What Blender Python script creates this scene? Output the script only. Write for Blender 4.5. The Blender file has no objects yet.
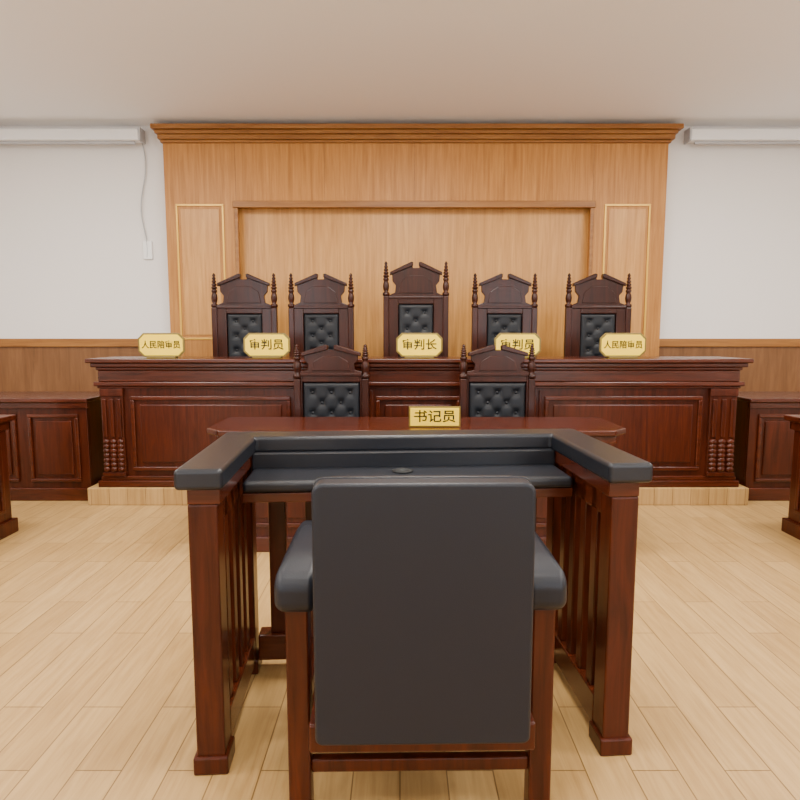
import bpy, bmesh, math, random
from mathutils import Vector, Matrix
random.seed(3)
scene=bpy.context.scene
COL=scene.collection

# ---------------- materials ----------------
def newmat(name):
    m=bpy.data.materials.new(name); m.use_nodes=True
    nt=m.node_tree; b=nt.nodes['Principled BSDF']; return m,nt,b
def plain(name,col,rough=.5,metal=0,bump=0,bscale=200,coat=0,spec=.5):
    m,nt,b=newmat(name)
    b.inputs['Base Color'].default_value=(*col,1); b.inputs['Roughness'].default_value=rough
    b.inputs['Metallic'].default_value=metal; b.inputs['Coat Weight'].default_value=coat; b.inputs['Specular IOR Level'].default_value=spec
    if bump:
        tc=nt.nodes.new('ShaderNodeTexCoord'); n=nt.nodes.new('ShaderNodeTexNoise'); n.inputs['Scale'].default_value=bscale
        bp=nt.nodes.new('ShaderNodeBump'); bp.inputs['Strength'].default_value=bump; bp.inputs['Distance'].default_value=.002
        nt.links.new(tc.outputs['Object'],n.inputs['Vector']); nt.links.new(n.outputs['Fac'],bp.inputs['Height'])
        nt.links.new(bp.outputs['Normal'],b.inputs['Normal'])
    return m
def wood(name,c1,c2,rough=.3,scale=(14,14,1.2),coat=.0,bump=.05,spec=.3):
    m,nt,b=newmat(name)
    tc=nt.nodes.new('ShaderNodeTexCoord'); mp=nt.nodes.new('ShaderNodeMapping'); mp.inputs['Scale'].default_value=scale
    n=nt.nodes.new('ShaderNodeTexNoise'); n.inputs['Scale'].default_value=2.2; n.inputs['Detail'].default_value=8; n.inputs['Roughness'].default_value=.65
    n.inputs['Distortion'].default_value=.6
    r=nt.nodes.new('ShaderNodeValToRGB'); r.color_ramp.elements[0].position=.32; r.color_ramp.elements[1].position=.68
    r.color_ramp.elements[0].color=(*c1,1); r.color_ramp.elements[1].color=(*c2,1)
    L=nt.links
    L.new(tc.outputs['Object'],mp.inputs['Vector']); L.new(mp.outputs['Vector'],n.inputs['Vector']); L.new(n.outputs['Fac'],r.inputs['Fac'])
    L.new(r.outputs['Color'],b.inputs['Base Color'])
    bp=nt.nodes.new('ShaderNodeBump'); bp.inputs['Strength'].default_value=bump; bp.inputs['Distance'].default_value=.003
    L.new(n.outputs['Fac'],bp.inputs['Height']); L.new(bp.outputs['Normal'],b.inputs['Normal'])
    b.inputs['Roughness'].default_value=rough; b.inputs['Coat Weight'].default_value=coat; b.inputs['Coat Roughness'].default_value=.12
    b.inputs['Specular IOR Level'].default_value=spec
    return m
MAH=wood('mahogany',(.026,.0045,.0014),(.072,.013,.0042),.30,coat=.08,spec=.22)
MAHH=wood('mahogany_horizontal',(.028,.005,.0016),(.080,.015,.005),.24,scale=(1.2,14,14),coat=.15,spec=.3)
MAHD=wood('mahogany_dark',(.014,.003,.0013),(.040,.0085,.0036),.32,coat=.06,spec=.22)
OAK=wood('oak_panel',(.33,.132,.026),(.51,.235,.058),.42,scale=(12,12,.6),spec=.25)
OAKL=wood('oak_panel_light',(.42,.185,.042),(.62,.315,.088),.36,scale=(12,12,.6),spec=.3)
OAKH=wood('oak_trim',(.21,.08,.018),(.34,.15,.036),.4,scale=(.7,10,10))
OAKW=wood('oak_wainscot',(.13,.055,.018),(.21,.095,.036),.4,scale=(8,8,.8))
GOLDT=plain('gilt_trim',(.62,.34,.04),.35,.3)
GOLD=plain('gold_plate',(.88,.60,.02),.45,0,spec=.25)
GOLDE=plain('gold_plate_edge',(.16,.11,.015),.4,.2)
INK=plain('ink_black',(.006,.006,.005),.5,spec=.2)
LEA=plain('black_leather',(.007,.008,.0115),.34,bump=.25,bscale=350,spec=.38)
LEAG=plain('charcoal_leather',(.0095,.0108,.0155),.40,bump=.25,bscale=350,spec=.27)
LEAB=plain('tufted_black_leather',(.005,.006,.0085),.45,bump=.15,bscale=250,spec=.3)
WALL=plain('white_plaster',(.80,.765,.73),.8,bump=.1,bscale=120)
CEIL=plain('ceiling_white',(.96,.96,.96),.85)
WHT=plain('white_enamel',(.85,.85,.84),.35)
GREY=plain('grey_plastic',(.45,.45,.46),.5)
DRK=plain('dark_rubber',(.01,.01,.01),.6,spec=.2)
m,nt,b=newmat('floor_plank')
tc=nt.nodes.new('ShaderNodeTexCoord'); br=nt.nodes.new('ShaderNodeTexBrick')
m0=nt.nodes.new('ShaderNodeMapping'); m0.inputs['Rotation'].default_value=(0,0,math.radians(90))
br.inputs['Scale'].default_value=1; br.inputs['Brick Width'].default_value=.9; br.inputs['Row Height'].default_value=.15
br.inputs['Mortar Size'].default_value=.0025; br.inputs['Mortar Smooth'].default_value=.2; br.offset=.37
br.inputs['Color1'].default_value=(.39,.235,.085,1); br.inputs['Color2'].default_value=(.455,.285,.11,1); br.inputs['Mortar'].default_value=(.19,.105,.035,1)
mp=nt.nodes.new('ShaderNodeMapping'); mp.inputs['Scale'].default_value=(22,1.5,1)
n=nt.nodes.new('ShaderNodeTexNoise'); n.inputs['Scale'].default_value=2; n.inputs['Detail'].default_value=9; n.inputs['Distortion'].default_value=.5; n.inputs['Roughness'].default_value=.62
mx=nt.nodes.new('ShaderNodeMix'); mx.data_type='RGBA'; mx.blend_type='MULTIPLY'; mx.inputs[0].default_value=.55
L=nt.links; L.new(tc.outputs['Object'],m0.inputs['Vector']); L.new(m0.outputs['Vector'],br.inputs['Vector']); L.new(tc.outputs['Object'],mp.inputs['Vector']); L.new(mp.outputs['Vector'],n.inputs['Vector'])
rr=nt.nodes.new('ShaderNodeValToRGB'); rr.color_ramp.elements[0].position=.32; rr.color_ramp.elements[0].color=(.58,.50,.40,1); rr.color_ramp.elements[1].position=.62
L.new(n.outputs['Fac'],rr.inputs['Fac']); L.new(br.outputs['Color'],mx.inputs[6]); L.new(rr.outputs['Color'],mx.inputs[7]); L.new(mx.outputs[2],b.inputs['Base Color'])
b.inputs['Roughness'].default_value=.38; b.inputs['Specular IOR Level'].default_value=.3
FLOOR=m
m,nt,b=newmat('daylight_glass'); b.inputs['Base Color'].default_value=(.7,.8,.9,1)
b.inputs['Emission Color'].default_value=(.8,.9,1,1); b.inputs['Emission Strength'].default_value=1.0
GLASS=m
m,nt,b=newmat('lamp_diffuser'); b.inputs['Emission Color'].default_value=(1,.97,.92,1); b.inputs['Emission Strength'].default_value=4.0
DIFF=m

# ---------------- builders ----------------
def addbox(bm,x0,x1,y0,y1,z0,z1):
    vs=[bm.verts.new(p) for p in [(x0,y0,z0),(x1,y0,z0),(x1,y1,z0),(x0,y1,z0),(x0,y0,z1),(x1,y0,z1),(x1,y1,z1),(x0,y1,z1)]]
    for f in [(0,3,2,1),(4,5,6,7),(0,1,5,4),(1,2,6,5),(2,3,7,6),(3,0,4,7)]:
        bm.faces.new([vs[i] for i in f])
def addprism(bm,pts,a0,a1,axis='y'):
    def P(p,a):
        if axis=='y': return (p[0],a,p[1])
        if axis=='z': return (p[0],p[1],a)
        return (a,p[0],p[1])
    A=[bm.verts.new(P(p,a0)) for p in pts]; B=[bm.verts.new(P(p,a1)) for p in pts]
    n=len(pts); bm.faces.new(A[::-1]); bm.faces.new(B)
    for i in range(n): bm.faces.new([A[i],A[(i+1)%n],B[(i+1)%n],B[i]])
def addlathe(bm,cx,cy,prof,seg=16):
    rings=[]
    for (r,z) in prof:
        rings.append([bm.verts.new((cx+r*math.cos(2*math.pi*i/seg),cy+r*math.sin(2*math.pi*i/seg),z)) for i in range(seg)])
    for a,b2 in zip(rings,rings[1:]):
        for i in range(seg):
            f=bm.faces.new([a[i],a[(i+1)%seg],b2[(i+1)%seg],b2[i]]); f.smooth=True
    bm.faces.new(rings[0][::-1]); bm.faces.new(rings[-1])
class G:
    def __init__(s,name,loc=(0,0,0),rz=0):
        s.e=bpy.data.objects.new(name,None); s.e.location=loc; s.e.rotation_euler=(0,0,rz); s.e.empty_display_size=.1; COL.objects.link(s.e)
    def part(s,name,bm,mat,bevel=0,seg=2,smooth=False):
        bmesh.ops.recalc_face_normals(bm,faces=bm.faces)
        me=bpy.data.meshes.new(name); bm.to_mesh(me); bm.free(); me.materials.append(mat)
        o=bpy.data.objects.new(name,me); COL.objects.link(o); o.parent=s.e
        if smooth:
            for p in me.polygons: p.use_smooth=True
        if bevel:
            md=o.modifiers.new('bevel','BEVEL'); md.width=bevel; md.segments=seg; md.limit_method='ANGLE'; md.angle_limit=math.radians(40)
            if seg>=3:
                for p in me.polygons: p.use_smooth=True
                md.harden_normals=True
        return o
    def boxes(s,name,lst,mat,bevel=.004,seg=2):
        bm=bmesh.new()
        for q in lst: addbox(bm,*q)
        return s.part(name,bm,mat,bevel,seg)
    def prism(s,name,pts,a0,a1,mat,axis='y',bevel=.004,seg=2):
        bm=bmesh.new(); addprism(bm,pts,a0,a1,axis); return s.part(name,bm,mat,bevel,seg)
    def lathes(s,name,lst,mat,seg=16):
        bm=bmesh.new()
        for (cx,cy,pr) in lst: addlathe(bm,cx,cy,pr,seg)
        return s.part(name,bm,mat)
def single(name,lst,mat,bevel=0,seg=2):
    bm=bmesh.new()
    for q in lst: addbox(bm,*q)
    bmesh.ops.recalc_face_normals(bm,faces=bm.faces)
    me=bpy.data.meshes.new(name); bm.to_mesh(me); bm.free(); me.materials.append(mat)
    o=bpy.data.objects.new(name,me); COL.objects.link(o)
    if bevel:
        md=o.modifiers.new('bevel','BEVEL'); md.width=bevel; md.segments=seg
    return o
def ring(x0,x1,z0,z1,y,t,w):   # frame on a -Y facing surface at y
    return [(x0,x1,y-t,y,z1-w,z1),(x0,x1,y-t,y,z0,z0+w),(x0,x0+w,y-t,y,z0+w,z1-w),(x1-w,x1,y-t,y,z0+w,z1-w)]
def ringx(y0,y1,z0,z1,x,t,w):
    a,b2=min(x,x+t),max(x,x+t)
    return [(a,b2,y0,y1,z1-w,z1),(a,b2,y0,y1,z0,z0+w),(a,b2,y0,y0+w,z0+w,z1-w),(a,b2,y1-w,y1,z0+w,z1-w)]

# ---------------- room ----------------
XL,XR,YB,YF,H=-5.0,5.3,6.7,-2.2,3.62
single('floor',[(XL-.2,XR+.2,YF-.2,YB+.2,-.1,0)],FLOOR)
single('ceiling',[(XL-.2,XR+.2,YF-.2,YB+.2,H,H+.1)],CEIL)
single('wall_back',[(XL-.2,XR+.2,YB,YB+.2,0,H)],WALL)
single('wall_left',[(XL-.2,XL,YF,YB,0,H)],WALL)
single('wall_right',[(XR,XR+.2,YF,YB,0,H)],WALL)
single('wall_front',[(XL-.2,XR+.2,YF-.2,YF,0,H)],WALL)
# wainscot
single('trim_1',[(XL+.02,-2.50,YB-.03,YB,0,1.27)],OAKW)
single('trim_2',[(2.83,XR-.02,YB-.03,YB,0,1.27)],OAKW)
single('trim_3',[(XL+.02,-2.50,YB-.06,YB,1.27,1.36)],OAKH,.008)
single('trim_4',[(2.83,XR-.02,YB-.06,YB,1.27,1.36)],OAKH,.008)
single('baseboard_left',[(XL,XL+.02,YF,YB-.07,0,.12)],OAKH)
single('baseboard_right',[(XR-.02,XR,YF,YB-.07,0,.12)],OAKH)

# windows behind the camera
for i,xc in enumerate((-2.6,2.6)):
    g=G('window_%d'%(i+1),(xc,YF,0))
    g.boxes('glass',[(-1.0,1.0,.0,.02,1.0,2.8)],GLASS,0)
    g.boxes('frame',[(-1.06,1.06,0,.06,.94,1.0),(-1.06,1.06,0,.06,2.8,2.86),(-1.06,-1,0,.06,1,2.8),(1,1.06,0,.06,1,2.8),(-.03,.03,0,.05,1,2.8)],WHT)

# ---------------- wooden wall panelling ----------------
g=G('wood_wall_panelling')
x0,x1=-2.49,2.82; nx0,nx1=-1.74,2.04; zt=2.76; yf=6.55
g.boxes('columns_and_header',[(x0,nx0,yf,YB,0,3.47),(nx1,x1,yf,YB,0,3.47),(nx0,nx1,yf,YB,zt,3.47)],OAK,0)
g.boxes('niche_back',[(nx0,nx1,6.67,YB,0,zt)],OAKL,0)
g.boxes('niche_mould',[(nx0-.03,nx1+.03,yf-.03,yf,zt-.02,zt+.05),(nx0-.02,nx0+.02,yf-.012,yf,.2,zt-.02),(nx1-.02,nx1+.02,yf-.012,yf,.2,zt-.02)],OAKH,.006)
g.boxes('cornice',[(x0-.02,x1+.02,yf-.03,YB,3.40,3.43),(x0-.04,x1+.05,yf-.05,YB,3.43,3.48),(x0-.06,x1+.07,yf-.07,YB,3.48,3.52),(x0-.09,x1+.11,yf-.10,YB,3.52,3.57)],OAKH,.01)
g.boxes('seams',[(x,x+.005,yf-.002,yf,2.82,3.40) for x in (-1.74,-.8,.15,1.1,2.04)],OAKH,0)
fr=ring(-2.38,-1.87,1.35,2.78,yf,.012,.022)+ring(2.17,2.66,1.35,2.78,yf,.012,.022)
g.boxes('gilt_frames',fr,GOLDT,.003)
g.boxes('raised_fields',[(-2.33,-1.92,yf-.008,yf,1.40,2.73),(2.22,2.61,yf-.008,yf,1.40,2.73)],OAKL,.004)

# ---------------- projector screens ----------------
for (a,b2,cab) in ((-4.6,-2.72,-2.78),(3.03,4.9,None)):
    g=G('projector_screen')
    g.boxes('housing',[(a,b2,6.50,6.62,3.42,3.54)],WHT,.02,3)
    g.boxes('end_caps',[(a-.02,a,6.49,6.63,3.41,3.55),(b2,b2+.02,6.49,6.63,3.41,3.55)],GREY,.006)
    g.boxes('wall_brackets',[(a+.2,a+.26,6.6,YB,3.44,3.56),(b2-.26,b2-.2,6.6,YB,3.44,3.56)],GREY,.003)
    g.boxes('rolled_fabric_bar',[(a+.06,b2-.06,6.54,6.57,3.39,3.42)],GREY,.008,3)
g=G('power_cable')
bm=bmesh.new()
for i in range(24):
    z=3.44-i*.05; xx=-2.755+.03*math.sin(i*.35)-.0012*i
    z2=z-.05; xx2=-2.755+.03*math.sin((i+1)*.35)-.0012*(i+1)
    A=[bm.verts.new((xx+.007*math.cos(t*math.pi/3),6.675+.007*math.sin(t*math.pi/3),z)) for t in range(6)]
    B=[bm.verts.new((xx2+.007*math.cos(t*math.pi/3),6.675+.007*math.sin(t*math.pi/3),z2)) for t in range(6)]
    for t in range(6): bm.faces.new([A[t],A[(t+1)%6],B[(t+1)%6],B[t]])
g.part('cord',bm,GREY)
g.boxes('plug_socket',[(-2.80,-2.70,6.67,6.70,2.22,2.42)],WHT,.008)

# ---------------- platform ----------------
single('judges_platform',[(-2.58,2.88,4.84,6.54,0,.144)],FLOOR,.006)

# ---------------- judges' bench ----------------
g=G('judges_bench'); zb=.144
bx0,bx1=-2.45,2.76; by=4.92
g.boxes('carcass',[(bx0,bx1,by,by+.05,zb,1.17),(bx0,bx0+.04,by+.05,5.36,zb,1.17),(bx1-.04,bx1,by+.05,5.36,zb,1.17),(bx0+.04,bx1-.04,by+.05,5.2,.86,.9)],MAH)
g.boxes('top',[(-2.54,2.80+.05,4.83,5.38,1.175,1.21)],MAHH,.010,3)
g.boxes('mouldings',[(-2.51,2.82,4.855,5.36,1.14,1.175),(-2.48,2.79,4.88,5.36,1.115,1.14),(-2.47,2.78,4.895,by,1.02,1.115),(-2.50,2.81,4.87,by,.985,1.02),(-2.48,2.79,4.89,by,.965,.985),
    (-2.50,2.81,4.865,by,zb,.20),(-2.48,2.79,4.885,by,.20,.235)],MAHH,.007)
fr=[];pn=[]
for (a,c) in ((-2.22,-.90),(-.82,-.27),(-.20,.50),(.57,1.12),(1.19,2.49)):
    fr+=ring(a,c,.275,.90,by,.022,.035); pn.append((a+.075,c-.075,by-.014,by,.345,.83))
g.boxes('panel_frames',fr,MAHH,.008,3); g.boxes('raised_panels',pn,MAH,.012)
g.boxes('stiles',[(c-.012,c+.012,by-.012,by,.25,.95) for c in (-.86,-.235,.535,1.155)],MAH,.005)
ks=[];bd=[]
for (a,c) in ((-2.455,-2.275),(2.545,2.765)):
    ks.append((a,c,by-.03,by,.235,.965))
    ks.append((a-.005,c+.005,by-.04,by,.90,.965)); ks.append((a-.005,c+.005,by-.05,by,.235,.27))
    w=c-a
    for k in range(3):
        xx=a+w*(k+.5)/3
        bd.append((xx-.018,xx+.018,by-.045,by-.03,.56,.88))
g.boxes('pilasters',ks,MAH,.006); g.boxes('pilaster_reeds',bd,MAH,.008,3)
bm=bmesh.new()
for (a,c) in ((-2.455,-2.275),(2.545,2.765)):
    w=c-a
    for k in range(3):
        for j in range(7):
            mt=Matrix.Translation((a+w*(k+.5)/3,by-.034-.0015*(6-j),.295+j*.038))@Matrix.Diagonal((w/6.6,.018,.024,1))
            bmesh.ops.create_uvsphere(bm,u_segments=12,v_segments=8,radius=1,matrix=mt)
g.part('carved_corbels',bm,MAH,smooth=True)

# ---------------- side desks ----------------
def sidedesk(a,c):
    g=G('side_desk'); y=5.0
    g.boxes('carcass',[(a+.03,c-.03,y,y+.03,.0,.84),(a+.03,a+.06,y+.03,y+.55,0,.84),(c-.06,c-.03,y+.03,y+.55,0,.84)],MAH)
    g.boxes('top',[(a,c,y-.05,y+.6,.84,.875)],MAHH,.01,3)
    n=2; w=(c-a-.1)/n
    fr=[];pn=[]
    for i in range(n):
        p=a+.05+i*w; fr+=ring(p+.05,p+w-.05,.16,.74,y,.02,.03); pn.append((p+.11,p+w-.11,y-.012,y,.22,.68))
    g.boxes('frames',fr,MAHH,.007); g.boxes('raised',pn,MAH,.01)
    g.boxes('mouldings',[(a+.01,c-.01,y-.03,y,.79,.84),(a+.01,c-.01,y-.03,y,0,.11)],MAHH,.006)
sidedesk(-3.75,-2.60); sidedesk(2.91,4.1)
def neardesk(xi,s):   # xi inner edge, s=-1 left
    g=G('advocates_desk'); 
    def bx(u0,u1,*r):
        a,b2=xi+s*u0,xi+s*u1; return (min(a,b2),max(a,b2),*r)
    g.boxes('top',[bx(0,.65,2.2,4.22,.80,.84)],MAH,.01,3)
    g.boxes('carcass',[bx(.05,.08,2.25,4.17,0,.8),bx(.08,.6,2.25,2.28,0,.8),bx(.08,.6,4.14,4.17,0,.8)],MAH)
    g.boxes('mouldings',[bx(.03,.05,2.24,4.19,.74,.8),bx(.02,.05,2.24,4.19,0,.1),bx(.03,.6,4.17,4.19,.74,.8),bx(.03,.6,4.17,4.19,0,.1)],MAH,.005)
    fr=[]
    for i in range(3):
        fr+=ringx(2.32+i*.61,2.32+i*.61+.55,.16,.7,xi+s*.05,-s*.015,.03)
    g.boxes('frames',fr,MAH,.005)
neardesk(-2.72,-1); neardesk(2.72,1)

# ---------------- throne chairs ----------------
def tuft(g,name,x0,x1,z0,z1,y,nx,nz,mat,depth=.022):
    bm=bmesh.new(); NX=nx*14; NZ=nz*14; grid=[]
    for j in range(NZ+1):
        row=[]
        for i in range(NX+1):
            u=i/NX*nx; v=j/NZ*nz
            a=u+v; b2=u-v
            p=(abs(math.sin(math.pi*a))*abs(math.sin(math.pi*b2)))**.35
            # buttons pull the surface in at lattice points
            du=u*2; dv=v*2; best=9
            for ii in range(int(du)-1,int(du)+3):
                for jj in range(int(dv)-1,int(dv)+3):
                    if (ii+jj)%2==0: best=min(best,math.hypot(du-ii,dv-jj))
            bt=1-math.exp(-(best/.34)**2)
            ex=min(i,NX-i)/NX*nx; ez=min(j,NZ-j)/NZ*nz
            m_=min(ex,ez); inner=min(1,max(0,(m_-.22)/.14))
            e=min(1,m_/.12); e=math.sqrt(max(0,1-(1-e)**2))
            q=(1-inner)*.95+inner*(.3+.5*bt+.16*p)
            d=depth*q*e
            row.append(bm.verts.new((x0+(x1-x0)*i/NX,y-d,z0+(z1-z0)*j/NZ)))
        grid.append(row)
    for j in range(NZ):
        for i in range(NX):
            f=bm.faces.new([grid[j][i],grid[j][i+1],grid[j+1][i+1],grid[j+1][i]]); f.smooth=True
    for jj in range(0,2*nz+1):
        for ii in range(0,2*nx+1):
            if (ii+jj)%2==0:
                u=ii/2; v=jj/2
                if .3<u<nx-.3 and .3<v<nz-.3:
                    mt=Matrix.Translation((x0+(x1-x0)*u/nx,y-depth*.4,z0+(z1-z0)*v/nz))@Matrix.Diagonal((.012,.007,.012,1))
                    bmesh.ops.create_uvsphere(bm,u_segments=10,v_segments=6,radius=1,matrix=mt)
    me=bpy.data.meshes.new(name); 
    bm.to_mesh(me); bm.free(); me.materials.append(mat)
    for p in me.polygons: p.use_smooth=True
    o=bpy.data.objects.new(name,me); COL.objects.link(o); o.parent=g.e

def throne(name,loc,hw,zcb,zct,lw,lz0,rz=0,fin=.32,nx=2,nz=4,sd=.46,wood_m=MAHD):
    g=G(name,loc,rz)
    pb=zct-fin
    g.boxes('back_posts',[(-hw-.026,-hw+.026,-.03,.03,0,pb),(hw-.026,hw+.026,-.03,.03,0,pb)],wood_m,.006)
    prof=[(.026,pb),(.034,pb+.01),(.034,pb+.03),(.018,pb+.04),(.026,pb+.06),(.031,pb+.09),(.027,pb+.12),(.018,pb+.14),(.027,pb+.15),(.027,pb+.165),(.016,pb+.175)]
    z=pb+.175; rem=zct-z; n=5
    for i in range(n):
        rr=.029*(1-.12*i); h=rem/n
        prof+=[(rr*.6,z),(rr,z+h*.3),(rr,z+h*.55),(rr*.55,z+h*.95)]; z+=h
    prof.append((.004,zct+.005))
    g.lathes('turned_finials',[(-hw,0,prof),(hw,0,prof)],wood_m)
    iw=hw-.026
    g.boxes('back_frame',[(-iw,-lw,-.022,.022,lz0-.05,zcb),(lw,iw,-.022,.022,lz0-.05,zcb),(-lw,lw,-.022,.022,zcb-.06,zcb),(-lw,lw,-.022,.022,lz0-.05,lz0),(-lw,lw,.0,.018,lz0,zcb-.06)],wood_m,.005)
    tuft(g,'tufted_back_pad',-lw+.004,lw-.004,lz0+.004,zcb-.064,-.004,nx,nz,LEAB)
    H2=zct-zcb; sh=zcb+H2*.66; cw=iw*.88
    hf=[(iw,zcb),(iw,zcb+.02),(cw*.88,zcb+H2*.14),(cw*.84,zcb+H2*.34),(cw*.98,zcb+H2*.46),(cw,sh),(cw*.16,zct-.02),(cw*.13,zct-H2*.17)]
    pts=hf+[(-x,z) for (x,z) in hf[::-1]]
    g.prism('crest_panel',pts,-.018,.018,wood_m)
    t=.03
    for s in (-1,1):
        q=[(s*(cw+.02),sh-.012),(s*(cw+.02),sh+t*.6),(s*cw*.20,zct),(s*cw*.11,zct-.004),(s*cw*.12,zct-t-.008)]
        g.prism('pediment_mould',q,-.035,.03,wood_m,bevel=.006)
    q=[(-cw*.72,zcb+H2*.12),(cw*.72,zcb+H2*.12),(cw*.62,zcb+H2*.45),(cw*.3,zcb+H2*.62),(-cw*.3,zcb+H2*.62),(-cw*.62,zcb+H2*.45)]
    g.prism('carved_crest_field',q,-.026,-.018,wood_m,bevel=.006)
    g.boxes('crest_rail',[(-iw,iw,-.03,.02,zcb-.015,zcb+.012)],wood_m,.006)
    g.boxes('seat_frame',[(-hw,hw,-sd,-.02,.36,.42)],wood_m,.008)
    g.boxes('seat_cushion',[(-hw+.02,hw-.02,-sd+.01,-.03,.42,.49)],LEAB,.025,3)
    g.boxes('front_legs',[(-hw-.02,-hw+.03,-sd,-sd+.05,0,.36),(hw-.03,hw+.02,-sd,-sd+.05,0,.36)],wood_m,.006)
    g.boxes('stretchers',[(-hw,-hw+.02,-sd+.05,-.03,.14,.18),(hw-.02,hw,-sd+.05,-.03,.14,.18)],wood_m,.004)
    g.boxes('arms',[(-hw-.025,-hw+.03,-sd+.06,-.03,.64,.67),(hw-.03,hw+.025,-sd+.06,-.03,.64,.67),
                    (-hw-.01,-hw+.02,-sd+.08,-sd+.12,.42,.64),(hw-.02,hw+.01,-sd+.08,-sd+.12,.42,.64)],wood_m,.008,3)
    return g
for i,x in enumerate((-1.487,-.753,.152,1.0,1.895)):
    k=1.06 if i==2 else 1.0
    throne('judge_chair',(x,5.80,zb),.285,1.52*k,1.835*k if i!=2 else 1.945,.17,.62,nz=6)
for x in (-.529,.751):
    throne('clerk_chair',(x,4.62,0),.262,1.10,1.325,.222,.56,fin=.26,nx=3,nz=3,sd=.44)

# ---------------- clerk desk ----------------
g=G('clerk_desk')
a,c,y0,y1,z=-1.25,1.46,3.73,4.36,.804
g.prism('top',[(a,y0+.10),(a+.1,y0),(c-.1,y0),(c,y0+.10),(c,y1),(a,y1)],z-.04,z,MAHH,axis='z',bevel=.01,seg=3)
g.boxes('modesty_panel',[(a+.12,c-.12,y0+.06,y0+.09,.06,z-.04)],MAH)
g.boxes('pedestals',[(a+.12,a+.15,y0+.09,y1-.03,.0,z-.04),(c-.15,c-.12,y0+.09,y1-.03,0,z-.04)],MAH)
fr=[];pn=[]
w=(c-a-.3)/4
for i in range(4):
    p=a+.15+i*w; fr+=ring(p+.03,p+w-.03,.16,.68,y0+.06,.018,.03); pn.append((p+.09,p+w-.09,y0+.048,y0+.06,.22,.62))
g.boxes('frames',fr,MAHH,.006); g.boxes('raised',pn,MAH,.01)
g.boxes('mouldings',[(a+.08,c-.08,y0+.03,y0+.06,z-.09,z-.04),(a+.08,c-.08,y0+.03,y0+.09,0,.1)],MAHH,.006)

# ---------------- name plates ----------------
def label(g,txt,y,z,size,xs=1):
    cu=bpy.data.curves.new('lettering','FONT'); cu.body=txt; cu.size=size; cu.align_x='CENTER'; cu.align_y='CENTER'; cu.extrude=.0008; cu.offset=size*.011
    cu.materials.append(INK)
    o=bpy.data.objects.new('lettering',cu); COL.objects.link(o); o.parent=g.e; o.location=(0,y,z); o.rotation_euler=(math.pi/2,0,0); o.scale=(xs,1,1)
for x,t in ((-1.97,'人民陪审员'),(-1.10,'审判员'),(.16,'审判长'),(.97,'审判员'),(1.84,'人民陪审员')):
    g=G('name_plate',(x,4.97,1.21))
    def oc(w,h,c2,z0): return [(-w,z0+c2),(-w+c2,z0),(w-c2,z0),(w,z0+c2),(w,z0+h-c2),(w-c2,z0+h),(-w+c2,z0+h),(-w,z0+h-c2)]
    g.prism('plate_back',oc(.192,.197,.045,.01),0,.012,GOLDE,bevel=.003)
    g.prism('plate_face',oc(.178,.172,.040,.0215),-.004,.0,GOLD,bevel=.0015)
    g.boxes('foot',[(-.12,.12,-.02,.05,0,.014)],GOLDE,.004)
    n=len(t); label(g,t,-.0055,.107,.092 if n==3 else .068,1.05 if n==3 else .95)
g=G('desk_name_plate',(.225,3.86,.804))
g.boxes('plate_back',[(-.168,.168,0,.014,.0,.135)],GOLDE,.003)
g.boxes('plate_face',[(-.158,.158,-.004,0,.009,.126)],GOLD,.002)
g.boxes('foot',[(-.14,.14,.014,.06,0,.01)],GOLDE,.003)
label(g,'书记员',-.0055,.067,.084,1.1)

# ---------------- dock ----------------
g=G('defendant_dock',(.037,2.16,0),math.radians(3.8))
T=1.0
pad=[(-.74,-.36),(-.74,.34),(-.72,.36),(.72,.36),(.74,.34),(.74,-.36),(.595,-.36),(.595,.215),(-.595,.215),(-.595,-.36)]
g.prism('padded_rail',pad,T-.065,T,LEA,axis='z',bevel=.026,seg=5)
g.boxes('rail_wood',[(-.71,-.61,-.33,.33,T-.115,T-.06),(.61,.71,-.33,.33,T-.115,T-.06),(-.61,.61,.23,.33,T-.115,T-.06)],MAHH)
g.boxes('inner_padding',[(-.61,.61,.20,.23,.84,T-.06)],LEA,.008)
g.boxes('padded_shelf',[(-.605,.605,-.03,.20,.835,.88)],LEA,.018,4)
g.boxes('shelf_board',[(-.605,.605,-.02,.20,.80,.835)],MAHH)
g.lathes('shelf_grommet',[(-.02,.10,[(.038,.879),(.042,.884),(.026,.886),(.020,.881),(.004,.880)])],DRK)
posts=[(sx*.665-.045,sx*.665+.045,sy-.045,sy+.045,0,T-.115) for sx in (-1,1) for sy in (-.285,.285)]
g.boxes('posts',posts,MAH,.006)
sl=[]
for sx in (-1,1):
    for k in range(4):
        yy=-.165+k*.105
        sl.append((sx*.66-.03,sx*.66+.03,yy-.025,yy+.025,.16,T-.115))
for k in range(8):
    xx=-.60+.15*(k+.5)
    sl.append((xx-.035,xx+.035,.27,.31,.16,.80))
g.boxes('slats',sl,MAH,.004)
g.boxes('bottom_rails',[(-.70,-.62,-.24,.24,.05,.16),(.62,.70,-.24,.24,.05,.16),(-.61,.61,.25,.33,.05,.16)],MAHH,.005)
g.boxes('top_aprons',[(-.61,.61,.25,.33,.80,T-.115),(-.69,-.63,-.24,.24,.80,T-.115),(.63,.69,-.24,.24,.80,T-.115)],MAHH,.003)
g.boxes('plinths',[(sx*.665-.055,sx*.665+.055,sy-.055,sy+.055,0,.06) for sx in (-1,1) for sy in (-.285,.285)],MAH,.006)

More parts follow.
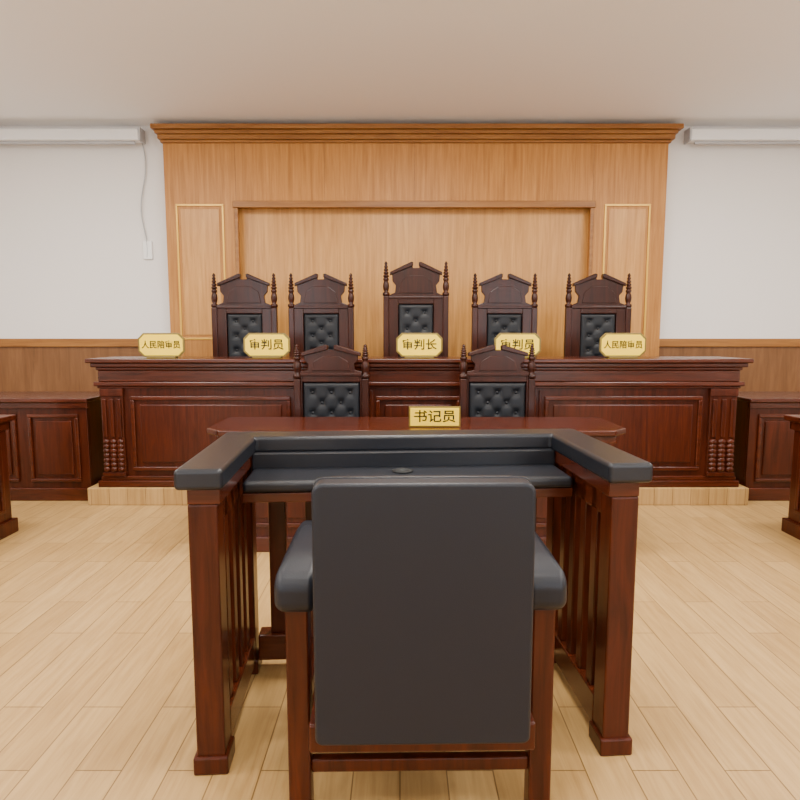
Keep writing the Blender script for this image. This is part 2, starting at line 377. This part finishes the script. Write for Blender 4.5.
# ---------------- armchair ----------------
g=G('leather_armchair',(.060,1.45,0),math.radians(1.0))
hw=.280
def rr_outline(w,z0,z1,r,n=6):
    o=[]
    for (cx,cz,a0) in ((w-r,z0+.02,-90),(w-r,z1-r,0),(-w+r,z1-r,90),(-w+.02,z0+.02,180)):
        rad=.02 if cz==z0+.02 else r
        cx2=(w-.02) if (cx>0 and rad==.02) else cx
        for i in range(n+1):
            t=math.radians(a0+90*i/n); o.append((cx2+rad*math.cos(t),cz+rad*math.sin(t)))
    return o
g.prism('back_shell',rr_outline(hw,.34,1.035,.028),0,.07,LEAG,bevel=.010,seg=4)
g.prism('back_cushion',rr_outline(hw-.012,.44,1.025,.035),.07,.15,LEAG,bevel=.025,seg=4)
g.prism('back_piping',rr_outline(hw+.003,.337,1.038,.029),.060,.070,LEA,bevel=.003,seg=3)
g.boxes('seat_cushion',[(-.275,.275,.12,.62,.38,.50)],LEAG,.03,4)
g.boxes('seat_rail',[(-.30,.30,.03,.60,.30,.38)],MAH,.006)
prof=[(.10,.66),(.10,.735),(.14,.76),(.30,.765),(.50,.765),(.60,.755),(.635,.72),(.625,.67),(.58,.65),(.14,.64)]
for s in (-1,1):
    x0,x1=(s*.285,s*.40) if s>0 else (-.40,-.285)
    g.prism('arm_pad',prof,x0,x1,LEAG,axis='x',bevel=.028,seg=5)
    g.boxes('arm_posts',[(s*.342-.032,s*.342+.032,.13,.19,.0,.65),(s*.342-.03,s*.342+.03,.53,.585,.0,.65),
                         (s*.342-.02,s*.342+.02,.19,.53,.30,.36),(s*.342-.026,s*.342+.026,.19,.53,.60,.645)],MAH,.006)
g.boxes('cross_rails',[(-.31,.31,.14,.17,.16,.20)],MAH,.005)

# ---------------- lights ----------------
def area(name,loc,sx,sy,en,col,rot=(0,0,0)):
    l=bpy.data.lights.new(name,'AREA'); l.shape='RECTANGLE'; l.size=sx; l.size_y=sy; l.energy=en; l.color=col
    o=bpy.data.objects.new(name,l); o.location=loc; o.rotation_euler=rot; return o
for y in (-.6,1.6,3.75):
    for x in (-3.0,.15,3.3):
        g=G('ceiling_light_panel',(x,y,H))
        g.boxes('housing',[(-.62,.62,-.32,.32,-.02,0)],WHT,.004)
        g.boxes('diffuser',[(-.58,.58,-.28,.28,-.024,-.02)],DIFF,0)
        o=area('lamp',(0,0,-.03),1.15,.55,(118 if y>3 else 92 if y>0 else 62),(1,.955,.885)); COL.objects.link(o); o.parent=g.e
for i,xc in enumerate((-2.6,2.6)):
    o=area('window_daylight',(xc,YF+.08,1.9),1.9,1.7,75,(.82,.9,1)); o.rotation_euler=(math.radians(90),0,0); COL.objects.link(o)
w=bpy.data.worlds.new('world'); scene.world=w; w.use_nodes=True
w.node_tree.nodes['Background'].inputs['Color'].default_value=(.9,.95,1,1); w.node_tree.nodes['Background'].inputs['Strength'].default_value=.4

# ---------------- camera ----------------
cd=bpy.data.cameras.new('camera'); cd.lens=27; cd.sensor_width=36; cd.clip_start=.05
cam=bpy.data.objects.new('camera',cd); cam.location=(0,0,1.4); cam.rotation_euler=(math.radians(90)-math.atan(65/600),0,0)
COL.objects.link(cam); scene.camera=cam
